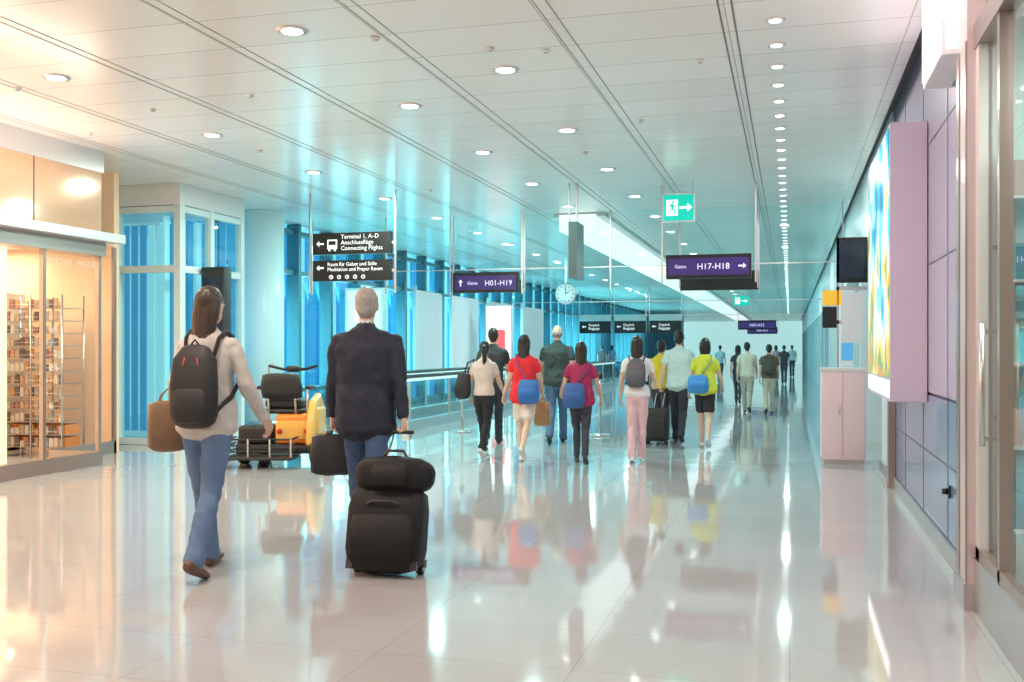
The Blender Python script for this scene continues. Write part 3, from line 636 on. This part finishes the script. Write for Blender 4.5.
# --- near woman
W=person('woman',207,572,286,-8,True,'long',(.035,.022,.016),(.60,.38,.28),top=(.50,.48,.46),sleeve='long',hem=.88,bottom=(.10,.17,.30),legs='trousers',shoe=(.10,.05,.03),
   L=(14,4,6),Rr=(-12,20,-22),aL=(4,14,14,4),aR=(6,18,26,14),vox=.008,lean=3,loose=1.12,headyaw=-12,grip=(60,35))
backpack(W,(.015,.015,.018),z0=.93,z1=1.38,w=.140,dp=.12,stripe=(.5,.03,.03))
def handbag(P,sd,col,w=.14,h=.2,d=.06,name='paper_bag',yaw=0,drop=.12):
    b=B(); hw_=P['M']@P['hands'][sd]; b.M=Matrix.Translation(hw_)@Matrix.Rotation(yaw,4,'Z'); m=mat('hb_%.2f_%.2f'%(col[0],col[1]),col,.6,noise_amt=.15)
    b.tube([(0,0,-drop-h*2),(0,0,-drop-h*1.2),(0,0,-drop)],[(w,d),(w*1.03,d*1.05),(w*.95,d*.6)],m,n=24,p=5)
    for y in (-d*.5,d*.5): b.tube([(-w*.55,y,-drop-.01),(-w*.35,y*.6,-.03),(0,0,.0),(w*.35,y*.6,-.03),(w*.55,y,-drop-.01)],[.006]*5,m,ref=(0,1,0),n=6)
    return b.done(name)
def armbag():
    b=B(); m=mat('kraft_paper',(.20,.12,.07),.6,noise_amt=.2)
    b.M=W['M']@Matrix.Translation((-.26,.02,1.06))@Matrix.Rotation(.6,4,'Z')
    b.tube([(0,0,-.29),(0,0,-.15),(0,0,-.03)],[(.115,.06),(.12,.065),(.115,.05)],m,n=24,p=9)
    for y in (-.03,.03): b.tube([(-.07,y,-.06),(-.04,y*.6,.03),(.0,0,.07),(.04,y*.6,.03),(.07,y,-.06)],[.006]*5,m,n=6)
    b.done('brown_paper_bag')
armbag()
# --- near man
Mn=person('man',366,548,287,-14,False,'short',(.30,.29,.27),(.62,.40,.30),top=(.012,.016,.034),sleeve='long',hem=.80,bottom=(.05,.10,.20),legs='trousers',shoe=(.02,.015,.012),
   L=(14,5,8),Rr=(-12,20,-22),aL=(4,7,10,4),aR=(-12,9,4,7),vox=.008,lean=2,collar=(.65,.72,.8),loose=1.24,grip=(70,75),jacket=True)
handbag(Mn,-1,(.02,.02,.025),w=.17,h=.12,d=.06,name='laptop_bag',yaw=.5,drop=.05)
def suitcase(P):
    b=B(); hw_=P['M']@P['hands'][1]
    fp,s=floor_pt(379,580); yaw=math.atan2(-(hw_.x-fp.x),hw_.y-fp.y)
    m=mat('suitcase_black',(.008,.008,.010),.6,noise_amt=.3,nscale=30,bump=.1,spec=.3); m2=mat('suitcase_trim',(.03,.03,.034),.4)
    M0=Matrix.Translation(fp)@Matrix.Rotation(yaw*.4,4,'Z')@Matrix.Rotation(math.radians(-14),4,'X'); b.M=M0
    b.tube([(0,.12,.05),(0,.11,.14),(0,.11,.38),(0,.12,.48)],[(.225,.11),(.24,.135),(.24,.135),(.225,.11)],m,n=32,p=4.5)
    b.tube([(0,-.005,.10),(0,-.025,.2),(0,-.005,.33)],[(.19,.035),(.20,.04),(.19,.03)],m,n=24,p=4)
    for x in (-.2,.2): 
        b.cyl((x-.018,.19,.035),(x+.018,.19,.035),.035,rubber,20); b.cyl((x-.02,.19,.035),(x+.02,.19,.035),.016,steel,12); b.box(x-.03,x+.03,.15,.22,.04,.09,m2)
        b.box(x-.02,x+.02,.02,.06,.015,.07,m2)
    b.tube([(-.10,-.02,.40),(-.06,-.045,.415),(.06,-.045,.415),(.10,-.02,.40)],[.009]*4,m2,ref=(0,0,1),n=8)
    b.tube([(-.17,.09,.58),(-.13,.08,.585),(0.03,.07,.595),(.19,.08,.585),(.24,.09,.58)],[(.08,.085),(.11,.105),(.115,.11),(.11,.105),(.08,.085)],m,ref=(0,0,1),n=24,p=3)
    b.tube([(0.03,-.035,.52),(0.03,-.045,.58),(0.03,-.03,.64)],[(.11,.02),(.12,.022),(.10,.015)],m,n=20,p=3.5)
    b.tube([(-.05,.06,.69),(-.02,.06,.735),(.08,.06,.735),(.11,.06,.69)],[.010]*4,m2,ref=(0,1,0),n=8)
    o=b.done('wheeled_suitcase',0)
    zm=min((v.co.z for v in o.data.vertices)); 
    for v in o.data.vertices: v.co.z-=zm
    b2=B(); M2=Matrix.Translation((0,0,-zm))@M0
    R=(M2.to_3x3()@Vector((1,0,0))).normalized()
    for k in (-1,1): b2.tube([M2@Vector((k*.07,.22,.38)),M2@Vector((k*.07,.22,.70)),hw_+R*k*.06-Vector((0,0,.02))],[.008]*3,steel,n=8)
    b2.tube([hw_-R*.075,hw_+R*.075],[.014]*2,blackp,n=10,ref=(0,0,1)); h=b2.done('telescopic_handle'); h.parent=o
suitcase(Mn)
# --- group
SK=(.62,.40,.28); SK2=(.66,.45,.34)
A=person('woman',484,457,340,0,True,'pony',skincol=SK,top=(.66,.54,.49),sleeve='short',hem=.95,bottom=(.015,.015,.018),legs='slim',shoe=(.6,.6,.6),L=(16,4,6),Rr=(-12,26,-28),aL=(0,14,30,10),aR=(20,10,30),headyaw=10)
b=B(); b.M=A['M']; mm=mat('bag_dark',(.02,.02,.025),.6)
b.tube([(-.33,-.02,.92),(-.33,-.03,1.02),(-.30,-.02,1.25)],[(.11,.08),(.13,.10),(.10,.07)],mm,n=20,p=2.6); b.tube([(-.30,-.02,1.27),(-.25,-.03,1.42),(-.15,0,1.48),(-.22,.08,1.38),(-.30,.03,1.25)],[.012]*5,mm,n=8); b.done('shoulder_bag')
person('man',493,445,327,-10,False,'short',skincol=SK,top=(.03,.03,.035),sleeve='short',bottom=(.03,.03,.04),L=(-12,26,-28),Rr=(16,4,8))
Bw=person('woman',524,462,335,-4,True,'long',skincol=SK2,top=(.72,.02,.03),sleeve='short',hem=.86,bottom=(.70,.62,.55),legs='shorts',shoe=(.7,.68,.65),L=(8,3,3),Rr=(-16,34,-34),aL=(-6,12,30,20),aR=(14,10,25),loose=1.2)
shoulder_bag(Bw,(.02,.13,.42),side=1,z=.98,w=.15,h=.15)
C=person('man',557,443,324,-5,False,'bald',(.25,.22,.2),(.60,.38,.30),top=(.03,.045,.045),sleeve='short',hem=.90,bottom=(.06,.12,.22),L=(-12,24,-26),Rr=(16,4,8),aL=(12,12,40,0),aR=(-10,10,20),loose=1.22,jacket=True)
D=person('woman',581,464,344,-12,True,'long',skincol=SK,top=(.36,.02,.09),sleeve='short',hem=.88,bottom=(.04,.045,.06),legs='slim',shoe=(.05,.05,.05),L=(14,4,6),Rr=(-12,24,-26),aL=(10,18,50,10),aR=(8,18,30,10),loose=1.2)
shoulder_bag(D,(.03,.10,.30),side=-1,z=1.0,w=.16,h=.16)
handbag(Bw,1,(.45,.25,.13),w=.1,h=.13,d=.05,drop=.06,name='paper_bag')
E=person('woman',637,462,337,-3,True,'long',skincol=SK2,top=(.78,.75,.75),sleeve='short',hem=.93,bottom=(.74,.47,.50),legs='trousers',shoe=(.75,.72,.7),L=(-4,10,-8),Rr=(8,4,2),aL=(-8,12,20,6),aR=(12,16,60,0),loose=1.10)
backpack(E,(.10,.10,.12),z0=1.06,z1=1.42,w=.135,dp=.10,stripe=(.5,.5,.55))
person('boy',661,441,340,6,False,'short',skincol=SK,top=(.80,.62,.04),sleeve='short',bottom=(.05,.05,.06),L=(14,4,8),Rr=(-12,24,-26))
G=person('man',679,443,330,0,False,'short',skincol=SK,top=(.52,.70,.70),sleeve='short',hem=.88,bottom=(.03,.035,.05),L=(14,4,8),Rr=(-14,26,-28),aL=(-14,12,6,8),aR=(12,10,25),loose=1.2,grip=(75,30))
p,s=floor_pt(657,444); b=B(); b.M=Matrix.Translation(p); b.rbox(-.17,.17,-.12,.12,.05,.52,blackp,.03); b.rbox(-.13,.13,-.15,-.10,.1,.4,blackp,.015)
for x in (-.13,.13):
    b.cyl((x-.015,.08,.03),(x+.015,.08,.03),.03,rubber,12); b.cyl((x-.015,-.08,.03),(x+.015,-.08,.03),.03,rubber,12)
hw_=G['M']@G['hands'][-1]; b.M=Matrix.Identity(4)
for k in (-.06,.06): b.tube([p+Vector((k,.1,.5)),hw_+Vector((k,0,0))],[.007]*2,steel,n=6)
b.tube([hw_-Vector((.07,0,0)),hw_+Vector((.07,0,0))],[.012]*2,blackp,n=8,ref=(0,0,1)); b.done('wheeled_suitcase')
Hh=person('woman',705,448,338,-2,True,'bob',skincol=SK2,top=(.62,.70,.05),sleeve='short',hem=.90,bottom=(.02,.02,.025),legs='shorts',shoe=(.6,.6,.6),L=(12,4,4),Rr=(-12,28,-30),aL=(-6,14,30,8),aR=(8,16,40,8),loose=1.18)
shoulder_bag(Hh,(.04,.25,.60),side=-1,z=1.03,w=.17,h=.13)
I=person('man',747,413,342,0,False,'short',skincol=SK,top=(.66,.62,.50),sleeve='short',bottom=(.40,.38,.30),L=(12,4,6),Rr=(-12,24,-26),vox=.015,loose=1.15)
J=person('man',769,414,346,0,False,'short',skincol=SK,top=(.14,.09,.06),sleeve='short',bottom=(.50,.42,.32),L=(-10,24,-26),Rr=(12,4,6),vox=.015,loose=1.15)
backpack(J,(.05,.05,.04),w=.13,dp=.10)
K=person('woman',738,404,345,0,True,'bob',skincol=SK,top=(.04,.04,.05),sleeve='short',bottom=(.05,.05,.06),legs='slim',L=(12,4,6),Rr=(-12,24,-26),vox=.016)
for i,(u,fv,c,fem) in enumerate([(784,384,(.05,.05,.06),False),(602,378,(.08,.08,.1),False),(612,376,(.15,.2,.3),True),(776,379,(.5,.3,.3),True),(720,383,(.3,.5,.55),False),(792,377,(.6,.6,.6),False)]):
    person('woman' if fem else 'man',u,fv,345,0,fem,'bob' if fem else 'short',skincol=SK,top=c,bottom=(.05,.05,.07),vox=.02,L=(14,4,6),Rr=(-12,24,-26))
# ---------------------------------------------------------------- lights (added uplights / daylight)
light_area('added_uplight_left',(-7.45,3,2.78),.25,115,(1,.76,.60),rot=(math.pi,math.radians(20),0),sy=13)  # added uplight without a fitting, brightens the ceiling on the left
light_area('added_uplight_right',(.80,4,3.25),.12,17,(1,.82,.84),rot=(math.pi,0,0),sy=8)  # second added uplight, lifts the ceiling along the right wall
for yy,pw in ((20,430),(30,560),(42,720),(56,720)): light_area('daylight_window',(-9.5,yy,1.6),2.4,pw,(.40,.95,.95),rot=(0,math.radians(-108),0),sy=10)
w=bpy.data.worlds.new('w'); sc.world=w; w.use_nodes=True
bg=w.node_tree.nodes['Background']; bg.inputs[0].default_value=(.32,.74,.84,1); bg.inputs[1].default_value=.9
# ---------------------------------------------------------------- camera
cam=bpy.data.cameras.new('camera'); cam.sensor_width=36; cam.lens=F/1024*36; cam.shift_y=(HZ-341)/1024; cam.clip_start=.05; cam.clip_end=300
co=bpy.data.objects.new('camera',cam); co.location=(0,0,HC); co.rotation_euler=(math.pi/2,0,TH); sc.collection.objects.link(co); sc.camera=co
sc.view_settings.view_transform='Standard'; sc.view_settings.exposure=-0.05
